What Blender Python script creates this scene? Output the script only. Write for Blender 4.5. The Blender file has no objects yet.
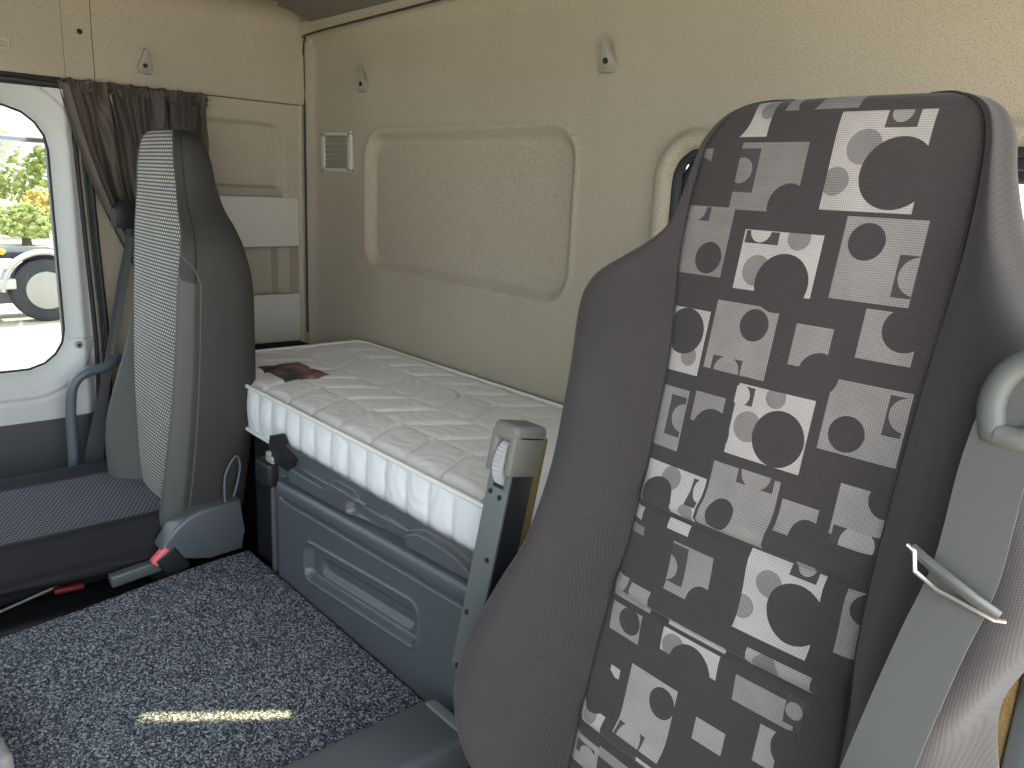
import bpy, bmesh, math, random
from mathutils import Vector, Matrix, noise
random.seed(4)
sc = bpy.context.scene
COL = sc.collection
PI = math.pi

# ------------------------------------------------------------------ helpers
def smooth(e0, e1, x):
    if e0 == e1: return 1.0 if x >= e1 else 0.0
    t = max(0.0, min(1.0, (x - e0) / (e1 - e0)))
    return t * t * (3 - 2 * t)

def lerp(a, b, t): return a + (b - a) * t

def cat(P, t):
    """Catmull-Rom through tuples P, t in [0, len-1]"""
    n = len(P); i = min(int(t), n - 2); f = t - i
    p0 = P[max(i - 1, 0)]; p1 = P[i]; p2 = P[i + 1]; p3 = P[min(i + 2, n - 1)]
    return tuple(0.5 * (2 * b + (c - a) * f + (2 * a - 5 * b + 4 * c - d) * f * f + (3 * b - a - 3 * c + d) * f ** 3)
                 for a, b, c, d in zip(p0, p1, p2, p3))

def rrect(x, y, cx, cy, hx, hy, r):
    """signed distance to a rounded rectangle"""
    qx = abs(x - cx) - hx + r; qy = abs(y - cy) - hy + r
    return math.hypot(max(qx, 0), max(qy, 0)) + min(max(qx, qy), 0) - r

def root_loc(parent):
    p = parent
    while p is not None and p.parent is not None: p = p.parent
    return Vector(p.location) if p is not None else Vector((0, 0, 0))

class MB:
    """collects geometry in world coordinates and links it as ONE mesh object"""
    def __init__(s): s.v = []; s.f = []
    def add(s, vs, fs):
        o = len(s.v); s.v += [Vector(v) for v in vs]; s.f += [tuple(i + o for i in f) for f in fs]; return s
    def box(s, c, h, r=0.0, rot=None, seg=3):
        bm = bmesh.new(); bmesh.ops.create_cube(bm, size=2)
        for v in bm.verts: v.co = Vector((v.co.x * h[0], v.co.y * h[1], v.co.z * h[2]))
        if r > 0: bmesh.ops.bevel(bm, geom=list(bm.edges), offset=r, segments=seg, affect='EDGES', profile=0.5)
        s._bm(bm, c, rot); return s
    def _bm(s, bm, c=(0, 0, 0), rot=None):
        bm.verts.index_update()
        vs = []
        for v in bm.verts:
            q = v.co.copy()
            if rot is not None: q = rot @ q
            vs.append(q + Vector(c))
        s.add(vs, [tuple(v.index for v in f.verts) for f in bm.faces]); bm.free()
    def prism(s, pts, origin, U, V, N, th, bev=0.0, seg=2):
        """outline pts (u,v) extruded along N by th"""
        U, V, N = Vector(U), Vector(V), Vector(N); O = Vector(origin)
        bm = bmesh.new()
        a = [bm.verts.new(O + U * p[0] + V * p[1]) for p in pts]
        b = [bm.verts.new(O + U * p[0] + V * p[1] + N * th) for p in pts]
        n = len(pts)
        bm.faces.new(a[::-1]); top = bm.faces.new(b)
        for i in range(n): bm.faces.new((a[i], a[(i + 1) % n], b[(i + 1) % n], b[i]))
        if bev > 0: bmesh.ops.bevel(bm, geom=list(top.edges), offset=bev, segments=seg, affect='EDGES', profile=0.5)
        bmesh.ops.recalc_face_normals(bm, faces=list(bm.faces))
        s._bm(bm); return s
    def tube(s, path, r, n=10, close=False, flat=None):
        """round tube along points; r number or list; flat=(a,b) elliptic scale"""
        P = [Vector(p) for p in path]; m = len(P)
        R = r if isinstance(r, (list, tuple)) else [r] * m
        rings = []; up = None
        for i in range(m):
            if close: t = P[(i + 1) % m] - P[i - 1]
            else: t = P[min(i + 1, m - 1)] - P[max(i - 1, 0)]
            t.normalize()
            if up is None:
                up = Vector((0, 0, 1)) if abs(t.z) < .9 else Vector((0, 1, 0))
            a = up - t * up.dot(t); a.normalize(); up = a
            b = t.cross(a)
            fa, fb = flat if flat else (1, 1)
            rings.append([P[i] + a * math.cos(2 * PI * k / n) * R[i] * fa + b * math.sin(2 * PI * k / n) * R[i] * fb for k in range(n)])
        vs = [v for q in rings for v in q]; fs = []
        for i in range(m if close else m - 1):
            j = (i + 1) % m
            for k in range(n):
                fs.append((i * n + k, i * n + (k + 1) % n, j * n + (k + 1) % n, j * n + k))
        if not close: fs += [tuple(range(n))[::-1], tuple((m - 1) * n + k for k in range(n))]
        s.add(vs, fs); return s
    def cyl(s, c, axis, r, h, n=24, bev=0.0):
        axis = Vector(axis).normalized(); q = Vector((0, 0, 1)).rotation_difference(axis).to_matrix()
        bm = bmesh.new(); bmesh.ops.create_cone(bm, cap_ends=True, segments=n, radius1=r, radius2=r, depth=h)
        if bev > 0: bmesh.ops.bevel(bm, geom=[e for e in bm.edges if len(e.link_faces) == 2 and e.calc_face_angle(0) > .8], offset=bev, segments=2, affect='EDGES', profile=0.5)
        s._bm(bm, c, q); return s
    def ball(s, c, r, sub=2, jitter=0.0, sc3=(1, 1, 1), freq=1.5):
        bm = bmesh.new(); bmesh.ops.create_icosphere(bm, subdivisions=sub, radius=1)
        for v in bm.verts:
            k = 1 + jitter * noise.noise(v.co * freq + Vector(c))
            v.co = Vector((v.co.x * sc3[0] * r * k, v.co.y * sc3[1] * r * k, v.co.z * sc3[2] * r * k))
        s._bm(bm, c); return s
    def ribbon(s, path, side, th):
        """strap: path points, side half-vectors"""
        vs = []; fs = []; m = len(path)
        for i in range(m):
            P = Vector(path[i]); S = Vector(side[i])
            T = Vector(path[min(i + 1, m - 1)]) - Vector(path[max(i - 1, 0)])
            N = S.cross(T).normalized() * th * .5
            vs += [P - S + N, P + S + N, P + S - N, P - S - N]
        for i in range(m - 1):
            for k in range(4):
                fs.append((i * 4 + k, i * 4 + (k + 1) % 4, (i + 1) * 4 + (k + 1) % 4, (i + 1) * 4 + k))
        fs += [(3, 2, 1, 0), tuple((m - 1) * 4 + k for k in range(4))]
        s.add(vs, fs); return s
    def build(s, name, mat, parent=None, smooth_ang=40, loc=None):
        me = bpy.data.meshes.new(name)
        L = root_loc(parent) if parent is not None else (Vector(loc) if loc is not None else Vector((0, 0, 0)))
        me.from_pydata([v - L for v in s.v], [], s.f); me.validate(); me.update()
        bm = bmesh.new(); bm.from_mesh(me); bmesh.ops.recalc_face_normals(bm, faces=bm.faces); bm.to_mesh(me); bm.free()
        if mat is not None: me.materials.append(mat)
        o = bpy.data.objects.new(name, me); COL.objects.link(o)
        if parent is not None: o.parent = parent
        else: o.location = L
        if smooth_ang:
            for p in me.polygons: p.use_smooth = True
            if smooth_ang < 180: me.set_sharp_from_angle(angle=math.radians(smooth_ang))
        return o

def tag(o, label=None, cat_=None, group=None, kind=None):
    if label: o['label'] = label
    if cat_: o['category'] = cat_
    if group: o['group'] = group
    if kind: o['kind'] = kind
    return o

def thing(name, label, cat_, loc, group=None):
    o = bpy.data.objects.new(name, None); COL.objects.link(o); o.location = loc; o.empty_display_size = .05
    return tag(o, label, cat_, group)

def structure(o):
    o['kind'] = 'structure'; return o

def grid(fn, a0, a1, na, b0, b1, nb, hole=None):
    """sheet of fn(a,b)->point, cells inside hole(a,b)<0 left open"""
    m = MB(); idx = {}
    def vi(i, j):
        if (i, j) not in idx:
            a = a0 + (a1 - a0) * i / na; b = b0 + (b1 - b0) * j / nb
            idx[(i, j)] = len(m.v); m.v.append(Vector(fn(a, b)))
        return idx[(i, j)]
    for i in range(na):
        for j in range(nb):
            if hole:
                a = a0 + (a1 - a0) * (i + .5) / na; b = b0 + (b1 - b0) * (j + .5) / nb
                if hole(a, b): continue
            m.f.append((vi(i, j), vi(i + 1, j), vi(i + 1, j + 1), vi(i, j + 1)))
    return m

# ------------------------------------------------------------------ materials
class NT:
    def __init__(s, name, rough=.7, spec=.3, metal=0.0):
        s.m = bpy.data.materials.new(name); s.m.use_nodes = True
        s.t = s.m.node_tree; s.N = s.t.nodes; s.L = s.t.links
        s.b = s.N['Principled BSDF']
        s.b.inputs['Roughness'].default_value = rough
        s.b.inputs['Specular IOR Level'].default_value = spec
        s.b.inputs['Metallic'].default_value = metal
        s._tc = None
    def tc(s, k='Object'):
        if s._tc is None: s._tc = s.N.new('ShaderNodeTexCoord')
        return s._tc.outputs[k]
    def put(s, inp, v):
        if isinstance(v, bpy.types.NodeSocket): s.L.new(v, inp)
        elif isinstance(v, (tuple, list)) and len(v) == 3 and inp.type == 'RGBA': inp.default_value = (*v, 1)
        else: inp.default_value = v
    def math(s, op, a, b=0.0, c=0.0):
        n = s.N.new('ShaderNodeMath'); n.operation = op
        for i, q in enumerate((a, b, c)): s.put(n.inputs[i], q)
        return n.outputs[0]
    def vm(s, op, a, b=(0, 0, 0), out=0):
        n = s.N.new('ShaderNodeVectorMath'); n.operation = op
        s.put(n.inputs[0], a); s.put(n.inputs[1], b); return n.outputs[out]
    def mapping(s, v, scale=(1, 1, 1), rot=(0, 0, 0), loc=(0, 0, 0)):
        n = s.N.new('ShaderNodeMapping'); s.L.new(v, n.inputs[0])
        n.inputs['Scale'].default_value = scale; n.inputs['Rotation'].default_value = rot; n.inputs['Location'].default_value = loc
        return n.outputs[0]
    def noise(s, v, scale, detail=2, rough=.5):
        n = s.N.new('ShaderNodeTexNoise'); s.L.new(v, n.inputs['Vector']); n.inputs['Scale'].default_value = scale
        n.inputs['Detail'].default_value = detail; n.inputs['Roughness'].default_value = rough; return n.outputs['Fac']
    def vor(s, v, scale):
        n = s.N.new('ShaderNodeTexVoronoi'); s.L.new(v, n.inputs['Vector']); n.inputs['Scale'].default_value = scale
        return n.outputs['Distance']
    def voc(s, v, scale):
        n = s.N.new('ShaderNodeTexVoronoi'); s.L.new(v, n.inputs['Vector']); n.inputs['Scale'].default_value = scale
        return n.outputs['Color']
    def ramp(s, f, stops):
        n = s.N.new('ShaderNodeValToRGB'); s.put(n.inputs[0], f); e = n.color_ramp.elements
        while len(e) < len(stops): e.new(.5)
        for q, (p, c) in zip(e, stops): q.position = p; q.color = (*c, 1)
        return n.outputs[0]
    def mix(s, f, a, b, mode='MIX'):
        n = s.N.new('ShaderNodeMix'); n.data_type = 'RGBA'; n.blend_type = mode
        s.put(n.inputs[0], f); s.put(n.inputs[6], a); s.put(n.inputs[7], b); return n.outputs[2]
    def mixf(s, f, a, b):
        n = s.N.new('ShaderNodeMix'); n.data_type = 'FLOAT'
        s.put(n.inputs[0], f); s.put(n.inputs[2], a); s.put(n.inputs[3], b); return n.outputs[0]
    def color(s, c): s.put(s.b.inputs['Base Color'], c); return s
    def bump(s, h, strength=.5, dist=.002):
        n = s.N.new('ShaderNodeBump'); s.L.new(h, n.inputs['Height']); n.inputs['Strength'].default_value = strength
        n.inputs['Distance'].default_value = dist; s.L.new(n.outputs[0], s.b.inputs['Normal']); return s

def plain(name, c, rough=.6, spec=.3, metal=0.0, grain=0.0, gscale=400, var=.0):
    n = NT(name, rough, spec, metal)
    if grain or var:
        v = n.noise(n.tc(), gscale, 2)
        if var: n.color(n.mix(v, tuple(x * (1 - var) for x in c), tuple(min(1, x * (1 + var)) for x in c)))
        else: n.color(c)
        if grain: n.bump(v, grain, .002)
    else: n.color(c)
    return n.m

def m_headliner(name, c, spk=.55):
    n = NT(name, .95, .1)
    big = n.noise(n.tc(), 3.0, 3)
    fine = n.noise(n.tc(), 380, 2, .6)
    base = n.mix(big, tuple(x * .9 for x in c), tuple(x * 1.1 for x in c))
    sp = n.ramp(fine, [(.36, (spk,) * 3), (.5, (1, 1, 1)), (.68, (1.0, 1.0, 1.0))])
    n.color(n.mix(1.0, base, sp, 'MULTIPLY')); n.bump(fine, .35, .002)
    return n.m

M = {}
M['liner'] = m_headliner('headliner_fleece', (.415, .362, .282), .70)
M['liner_shaded'] = m_headliner('shaded_ceiling_fleece', (.20, .18, .16), .7)  # headliner fleece made darker, shade of the unlit ceiling put into its colour
M['liner_smooth'] = plain('moulded_trim', (.47, .43, .365), .6, .3, grain=.15, gscale=300)
M['door_grey'] = plain('door_light_grey', (.54, .54, .525), .42, .4, grain=.1, gscale=350)
M['board'] = plain('cream_board', (.50, .475, .42), .6, .25, grain=.08, gscale=150)
M['dark_seam'] = plain('dark_joint_rubber', (.05, .045, .04), .8, .2)  # dark rubber in the joints between panels
M['rubber'] = plain('black_rubber', (.018, .019, .021), .55, .4)
M['black_fabric'] = plain('black_cloth', (.014, .015, .018), .95, .1, grain=.4, gscale=500, var=.3)
M['plastic'] = plain('dark_grey_plastic', (.078, .088, .094), .34, .55, grain=.25, gscale=700, var=.08)
M['plastic_lt'] = plain('mid_grey_plastic', (.16, .165, .165), .5, .4, grain=.2, gscale=600)
M['plastic_black'] = plain('black_plastic', (.012, .013, .015), .5, .35)
M['hook_grey'] = plain('hook_grey_plastic', (.30, .28, .24), .45, .4)
M['vent_beige'] = plain('vent_beige_plastic', (.50, .47, .38), .5, .4)
M['vent_slat'] = plain('vent_slat_plastic', (.30, .28, .22), .6, .3)
M['belt'] = None
M['metal'] = plain('bright_metal', (.75, .73, .7), .28, .5, 1.0)
M['brass'] = plain('brassy_metal', (.75, .5, .25), .35, .5, 1.0)
M['red'] = plain('red_button_plastic', (.75, .13, .16), .35, .5)
M['rod'] = plain('grey_coated_tube', (.10, .125, .14), .4, .45)
M['tan_felt'] = plain('tan_fuzzy_cloth', (.22, .15, .07), .98, .05, grain=.9, gscale=350, var=.5)

def m_belt(name, c):
    n = NT(name, .55, .35)
    co = n.tc()
    w = n.N.new('ShaderNodeTexWave'); n.L.new(co, w.inputs['Vector']); w.inputs['Scale'].default_value = 260; w.bands_direction = 'Z'
    w.inputs['Distortion'].default_value = .6
    n.color(n.mix(w.outputs['Fac'], tuple(x * .8 for x in c), tuple(x * 1.2 for x in c))); n.bump(w.outputs['Fac'], .25, .001)
    return n.m
M['belt'] = m_belt('grey_belt_webbing', (.066, .067, .064))
M['belt_dark'] = m_belt('charcoal_belt_webbing', (.05, .05, .055))

def weave(n, per=.0034, ax=('X', 'Z')):
    s = n.N.new('ShaderNodeSeparateXYZ'); n.L.new(n.tc(), s.inputs[0])
    k = 2 * PI / per
    a = n.math('SINE', n.math('MULTIPLY', n.math('ADD', s.outputs[ax[0]], s.outputs[ax[1]]), k * .72))
    b = n.math('SINE', n.math('MULTIPLY', n.math('SUBTRACT', s.outputs[ax[0]], s.outputs[ax[1]]), k * .72))
    return n.math('MULTIPLY_ADD', n.math('MULTIPLY', a, b), .5, .5), s

def m_fabric(name, c, per=.0034, amp=.35, ax=('X', 'Z')):
    n = NT(name, .92, .15)
    w, s = weave(n, per, ax)
    nz = n.noise(n.tc(), 25, 3)
    c0 = n.mix(nz, tuple(x * .88 for x in c), tuple(x * 1.12 for x in c))
    n.color(n.mix(n.math('MULTIPLY', w, 1.0), n.mix(1.0, c0, (1 - amp,) * 3, 'MULTIPLY'), n.mix(1.0, c0, (1 + amp,) * 3, 'MULTIPLY')))
    n.b.inputs['Sheen Weight'].default_value = .15
    n.bump(w, .3, .001); return n.m
M['seat_fabric'] = m_fabric('charcoal_seat_fabric', (.036, .032, .033), per=.003, amp=.32)
M['seat_side'] = plain('dark_smooth_leatherette', (.040, .038, .035), .6, .3, grain=.25, gscale=250, var=.12)
M['seat_bolster'] = plain('grey_smooth_cover', (.085, .085, .082), .62, .3, grain=.2, gscale=300, var=.08)

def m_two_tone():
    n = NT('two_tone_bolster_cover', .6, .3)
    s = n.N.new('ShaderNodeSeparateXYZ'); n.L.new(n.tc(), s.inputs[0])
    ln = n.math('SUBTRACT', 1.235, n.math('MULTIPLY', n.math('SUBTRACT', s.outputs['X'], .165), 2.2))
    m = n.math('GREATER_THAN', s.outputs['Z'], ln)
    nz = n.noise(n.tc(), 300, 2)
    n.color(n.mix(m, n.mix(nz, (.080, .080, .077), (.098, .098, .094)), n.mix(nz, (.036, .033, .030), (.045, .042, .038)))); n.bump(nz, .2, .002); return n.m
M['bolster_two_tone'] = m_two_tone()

def m_dots(name, dark, light, px, pz, ax=('X', 'Z')):
    """light short dashes woven in staggered rows"""
    n = NT(name, .85, .2)
    s = n.N.new('ShaderNodeSeparateXYZ'); n.L.new(n.tc(), s.inputs[0])
    row = n.math('DIVIDE', s.outputs[ax[1]], pz)
    rf = n.math('FRACT', row); par = n.math('MULTIPLY', n.math('FLOOR', row), .5)
    cf = n.math('FRACT', n.math('ADD', n.math('DIVIDE', s.outputs[ax[0]], px), par))
    d1 = n.math('LESS_THAN', n.math('ABSOLUTE', n.math('SUBTRACT', rf, .5)), .27)
    d2 = n.math('LESS_THAN', n.math('ABSOLUTE', n.math('SUBTRACT', cf, .5)), .33)
    mask = n.math('MULTIPLY', d1, d2)
    nz = n.noise(n.tc(), 12, 2)
    li = n.mix(nz, tuple(x * .8 for x in light), tuple(x * 1.15 for x in light))
    n.color(n.mix(mask, dark, li)); n.bump(mask, .3, .001); return n.m
M['dots'] = m_dots('grey_dash_fabric', (.085, .085, .083), (.50, .48, .44), .0125, .0085)
M['dots_cushion'] = m_dots('dark_dash_fabric', (.035, .035, .042), (.19, .185, .205), .011, .010, ('Y', 'X'))

def m_pattern(P):
    n = NT('block_and_circle_fabric', .9, .15)
    w, s = weave(n)
    comb = n.N.new('ShaderNodeCombineXYZ'); n.L.new(s.outputs['X'], comb.inputs[0]); n.L.new(s.outputs['Z'], comb.inputs[1])
    uv = comb.outputs[0]
    def rect(u0, v0, u1, v1):
        cx, cy = (u0 + u1) / 2, (v0 + v1) / 2; hx, hy = abs(u1 - u0) / 2, abs(v1 - v0) / 2
        d = n.vm('SUBTRACT', n.vm('ABSOLUTE', n.vm('SUBTRACT', uv, (cx, cy, 0))), (hx, hy, 0))
        q = n.N.new('ShaderNodeSeparateXYZ'); n.L.new(d, q.inputs[0])
        return n.math('LESS_THAN', n.math('MAXIMUM', q.outputs[0], q.outputs[1]), 0.0)
    def circ(u, v, r): return n.math('LESS_THAN', n.vm('DISTANCE', uv, (u, v, 0), out=1), r)
    val = 0.0; any_ = 0.0
    for u0, v0, u1, v1, sh in P['R']:
        m = rect(u0, v0, u1, v1); val = n.mixf(m, val, sh)
    for u, v, r, sh in P['C']:
        m = n.math('MULTIPLY', circ(u, v, r), n.math('GREATER_THAN', val, .05)); val = n.mixf(m, val, sh * .8)
    for u0, v0, u1, v1, cu, cv_, r, sh in P['M']:
        m = rect(u0, v0, u1, v1); val = n.mixf(m, val, .03)
        val = n.mixf(n.math('MULTIPLY', m, circ(cu, cv_, r)), val, sh)
    for u, v, r in P['D']:
        val = n.mixf(circ(u, v, r), val, .0)
    # striped threads in the mid blocks
    thr = n.math('MULTIPLY_ADD', w, .85, .45)
    nz = n.math('MULTIPLY_ADD', n.noise(n.tc(), 30, 2), .5, .75)
    f = n.math('MULTIPLY', n.math('MULTIPLY', val, thr), nz)
    f = n.math('MINIMUM', f, 1.0)
    dark = n.mix(w, (.022, .018, .019), (.064, .056, .057))
    n.color(n.mix(f, dark, (.38, .355, .345))); n.bump(w, .3, .001)
    n.b.inputs['Sheen Weight'].default_value = .1
    return n.m

def m_carpet():
    n = NT('looped_carpet', .95, .1)
    v = n.voc(n.tc(), 330); d = n.vor(n.tc(), 330)
    s = n.N.new('ShaderNodeSeparateXYZ'); n.L.new(v, s.inputs[0])
    nz = n.noise(n.tc(), 9, 3)
    c = n.ramp(s.outputs[0], [(.0, (.022, .026, .034)), (.4, (.12, .135, .165)), (.7, (.36, .39, .44)), (1, (.85, .88, .92))])
    n.color(n.mix(n.math('MULTIPLY', nz, .35), c, (.12, .14, .17)))
    n.bump(n.math('SUBTRACT', 1.0, n.math('MULTIPLY', d, 100)), .8, .004); return n.m
M['carpet'] = m_carpet()

def m_mattress(name, side=False):
    n = NT(name, .55, .35)
    co = n.tc()
    w = n.N.new('ShaderNodeTexWave'); w.wave_type = 'RINGS'
    vv = n.N.new('ShaderNodeTexVoronoi'); n.L.new(co, vv.inputs['Vector']); vv.inputs['Scale'].default_value = 9
    dist = n.math('SINE', n.math('MULTIPLY', vv.outputs['Distance'], 30.0))
    nz = n.noise(co, 6, 2)
    n.color(n.mix(nz, (.64, .615, .59), (.76, .735, .71)) if not side else n.mix(nz, (.66, .67, .685), (.74, .75, .76)))
    n.bump(dist, .22, .002)
    n.b.inputs['Sheen Weight'].default_value = .2
    return n.m
M['mat_top'] = m_mattress('quilted_damask_top'); M['mat_side'] = m_mattress('quilted_damask_border', True)
M['piping'] = plain('white_piping', (.74, .72, .68), .7, .2)

def m_label():
    n = NT('printed_label', .5, .3)
    a = n.noise(n.tc(), 22, 2)
    n.color(n.ramp(a, [(.3, (.03, .03, .035)), (.5, (.09, .085, .09)), (.6, (.26, .09, .08)), (.75, (.30, .27, .25))])); return n.m
M['label'] = m_label()

def m_curtain():
    n = NT('brown_grey_curtain_cloth', .6, .3)
    nz = n.noise(n.mapping(n.tc(), (8, 8, 2)), 3, 3)
    n.color(n.mix(nz, (.075, .060, .048), (.125, .104, .086))); return n.m
M['curtain'] = m_curtain()

def m_glass():
    m = bpy.data.materials.new('clear_window_glass'); m.use_nodes = True; t = m.node_tree; t.nodes.clear()
    o = t.nodes.new('ShaderNodeOutputMaterial'); a = t.nodes.new('ShaderNodeBsdfTransparent'); g = t.nodes.new('ShaderNodeBsdfGlossy')
    a.inputs[0].default_value = (.66, .70, .71, 1); g.inputs['Roughness'].default_value = .02
    x = t.nodes.new('ShaderNodeMixShader'); x.inputs[0].default_value = .06
    t.links.new(a.outputs[0], x.inputs[1]); t.links.new(g.outputs[0], x.inputs[2]); t.links.new(x.outputs[0], o.inputs[0]); return m
M['glass'] = m_glass()
R = [(-0.1177,1.4139,-0.0798,1.3727,0.95),(-0.0659,1.4196,0.0205,1.4016,0.4),(-0.1092,1.3664,-0.0232,1.2891,0.38),(0.0054,1.3976,0.1022,1.2944,0.9),(-0.1788,1.3599,-0.1502,1.3423,0.36),(-0.1758,1.2911,-0.0999,1.2091,0.42),(-0.0792,1.2676,0.019,1.1997,1),(0.0392,1.2894,0.1212,1.2036,0.5),(-0.1596,1.1681,-0.1017,1.0902,0.95),(-0.0953,1.1837,-0.0122,1.1031,0.5),(0.0111,1.1721,0.0535,1.127,0.5),(0.0815,1.1981,0.1366,1.1473,0.5),(-0.1487,1.0707,-0.1065,0.9962,0.5),(-0.0973,1.0739,-0.0545,1.0387,0.45),(-0.041,1.0953,0.0528,1.0143,1),(0.0651,1.1226,0.146,1.0479,0.5),(-0.1455,0.9773,-0.0551,0.9257,1),(-0.051,1.0014,0.036,0.9279,0.5),(0.0419,0.9854,0.0838,0.9515,0.5),(0.0987,1.0197,0.15,0.9662,0.55),(-0.151,0.9163,-0.1336,0.9008,0.9),(-0.0928,0.9185,-0.0606,0.9057,1),(-0.1477,0.8936,-0.1266,0.882,0.35),(-0.0791,0.8945,-0.0207,0.8345,0.5),(0.0214,0.9225,0.1083,0.832,1),(0.1318,0.9192,0.1549,0.8506,0.5),(-0.1531,0.8256,-0.0912,0.7958,0.55),(-0.0619,0.8053,0.0192,0.7964,0.9),(0.0478,0.8219,0.1224,0.8009,0.6),(-0.1491,0.7892,-0.0991,0.751,0.5),(-0.065,0.7925,0.0158,0.7633,1),(-0.1327,0.7084,-0.1167,0.6957,0.95),(-0.1011,0.7262,-0.0287,0.6396,0.65),(0.0393,0.7837,0.112,0.7528,0.5),(-0.1714,0.6463,-0.1191,0.6225,1),(0.002,0.7118,0.0415,0.6852,0.6),(0.0773,0.744,0.1017,0.7014,0.6),(-0.1675,0.6022,-0.1195,0.5613,0.6),(-0.1196,0.6063,-0.067,0.5931,0.45),(-0.0573,0.6328,-0.0256,0.6208,1)]
Mi = [(-0.1094,1.3596,-0.0824,1.3095,-0.1035,1.3343,0.0147,0.4),(0.0548,1.3977,0.0868,1.3798,0.0694,1.3953,0.0103,0.55),(-0.1755,1.29,-0.1339,1.2737,-0.1575,1.2891,0.0169,0.45),(-0.077,1.2667,-0.0337,1.2527,-0.058,1.2674,0.0133,1),(0.1013,1.2546,0.121,1.2123,0.1235,1.2343,0.0194,0.5),(-0.0849,1.1199,-0.0439,1.1031,-0.0633,1.1043,0.0171,0.5),(-0.1316,1.0617,-0.1086,1.0124,-0.1081,1.0367,0.0169,0.5),(-0.0433,1.093,-0.0193,1.0722,-0.0362,1.0818,0.0118,1),(0.1255,1.1177,0.1434,1.0769,0.1452,1.1002,0.0174,0.5),(-0.0174,1.0025,0.0289,0.9859,0.0052,1.0019,0.0183,0.5),(-0.0724,0.9731,-0.0568,0.9435,-0.0561,0.9628,0.013,0.9),(0.1017,0.9765,0.15,0.9585,0.1282,0.9638,0.0174,0.7),(-0.08,0.8919,-0.0559,0.8442,-0.0836,0.8607,0.0161,0.55),(0.0703,0.9294,0.1005,0.9113,0.0864,0.9254,0.0104,0.6),(-0.1494,0.8275,-0.1225,0.8095,-0.1415,0.8215,0.0138,0.5),(-0.0988,0.6534,-0.0568,0.6398,-0.0772,0.6402,0.0176,0.65),(0.0999,0.7913,0.1199,0.7592,0.1101,0.7763,0.0094,0.5),(-0.1601,0.5946,-0.1257,0.5766,-0.1374,0.5785,0.0149,0.6)]
C_ = [(-0.0861,1.4042,0.0114,0.5),(0.0387,1.3606,0.0184,0.5),(0.0156,1.3247,0.0152,0.5),(-0.0093,1.2628,0.0138,0.5),(-0.0539,1.2227,0.0175,0.5),(-0.1202,1.1108,0.0114,0.5),(0.0073,1.0886,0.0122,0.5),(-0.0194,1.0494,0.0174,0.5),(-0.1047,0.9633,0.0145,0.5),(-0.0678,0.9341,0.0108,0.5),(0.0511,0.8923,0.0156,0.5),(0.0257,0.8565,0.0133,0.5),(0.0717,0.8081,0.0152,0.35),(-0.0462,0.7735,0.0168,0.5),(-0.1417,0.6392,0.0109,0.5)]
D_ = [(-0.1377,1.3976,0.0323),(-0.0389,1.4119,0.0135),(-0.0341,1.2967,0.0244),(0.0772,1.3342,0.0368),(-0.1232,1.2305,0.0189),(-0.0193,1.2116,0.0328),(0.065,1.2645,0.0192),(-0.1337,1.1401,0.028),(-0.04,1.1617,0.0184),(0.0476,1.1224,0.0231),(0.1236,1.1817,0.0223),(-0.0658,1.032,0.0261),(0.0201,1.0452,0.031),(0.0917,1.0691,0.0188),(-0.1166,0.9358,0.0254),(-0.0244,0.9467,0.0169),(0.0767,0.9549,0.0172),(0.1472,1.0137,0.0186),(-0.0264,0.8365,0.0194),(0.0855,0.8719,0.0328),(0.155,0.9023,0.0169),(-0.1174,0.7739,0.0173),(-0.0209,0.7584,0.0292),(-0.0468,0.7017,0.0187),(-0.1447,0.6726,0.0309),(0.026,0.6695,0.0155),(0.1152,0.7321,0.0225),(-0.1648,1.3244,0.0245),(-0.1151,0.8509,0.0238)]
WORLD = 1.0; SUN = 4.0; SUND = (.25, -1.0, -1.1); EXPO = 2.8; STREAK = .03
P = dict(R=R, M=Mi, C=C_, D=D_)
M['pattern'] = m_pattern(P)
XR = 2.62          # driver side wall
# ================================================================== SETTING
# ---- floor with raised engine tunnel
b = MB(); b.box((XR / 2, -1.2, -.03), (XR / 2 + .06, 1.25, .03))
structure(b.build('floor', plain('floor_rubber', (.02, .022, .025), .8, .2, grain=.3, gscale=200), smooth_ang=0))
b = MB(); b.box((1.185, -1.30, .2), (.345, .75, .2), .02)
structure(b.build('trim_1', M['plastic'], smooth_ang=40))          # engine tunnel

# ---- passenger side wall, lower rear half with storage alcove (height field)
def side_x(y, z):
    x = 0.0
    d = rrect(y, z, -.27, 1.10, .225, .37, .05)                    # big recess
    top = rrect(y, z, -.32, 1.30, .232, .165, .045)                # arched pocket
    x -= .022 * (1 - smooth(-.012, .006, top))
    low = rrect(y, z, -.29, .99, .245, .24, .01)
    x -= .05 * (1 - smooth(-.006, .003, low)) if z < 1.2 else 0
    x -= .035 * (1 - smooth(-.006, .002, rrect(y, z, -.33, .99, .235, .28, .01)))
    x += .006 * (1 - smooth(.0, .006, abs(y + .026)))              # raised edge bead
    return (x, y, z)
g = grid(side_x, -.70, 0.0, 150, .0, 1.531, 300)
structure(g.build('wall_left', M['liner'], smooth_ang=60))
# boards closing the storage pockets
b = MB(); b.box((-.004, -.22, 1.156), (.008, .18, .080), .003)
tag(b.build('pocket_board', M['board'], loc=(0, -.22, 1.156)), 'upper cream board closing a storage pocket in the side alcove', 'panel', 'boards across the side storage alcove')
b = MB(); b.box((-.004, -.22, .835), (.008, .18, .082), .003)
tag(b.build('pocket_board', M['board'], loc=(0, -.22, .835)), 'lower cream board in the side alcove just above the mattress end', 'panel', 'boards across the side storage alcove')

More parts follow.
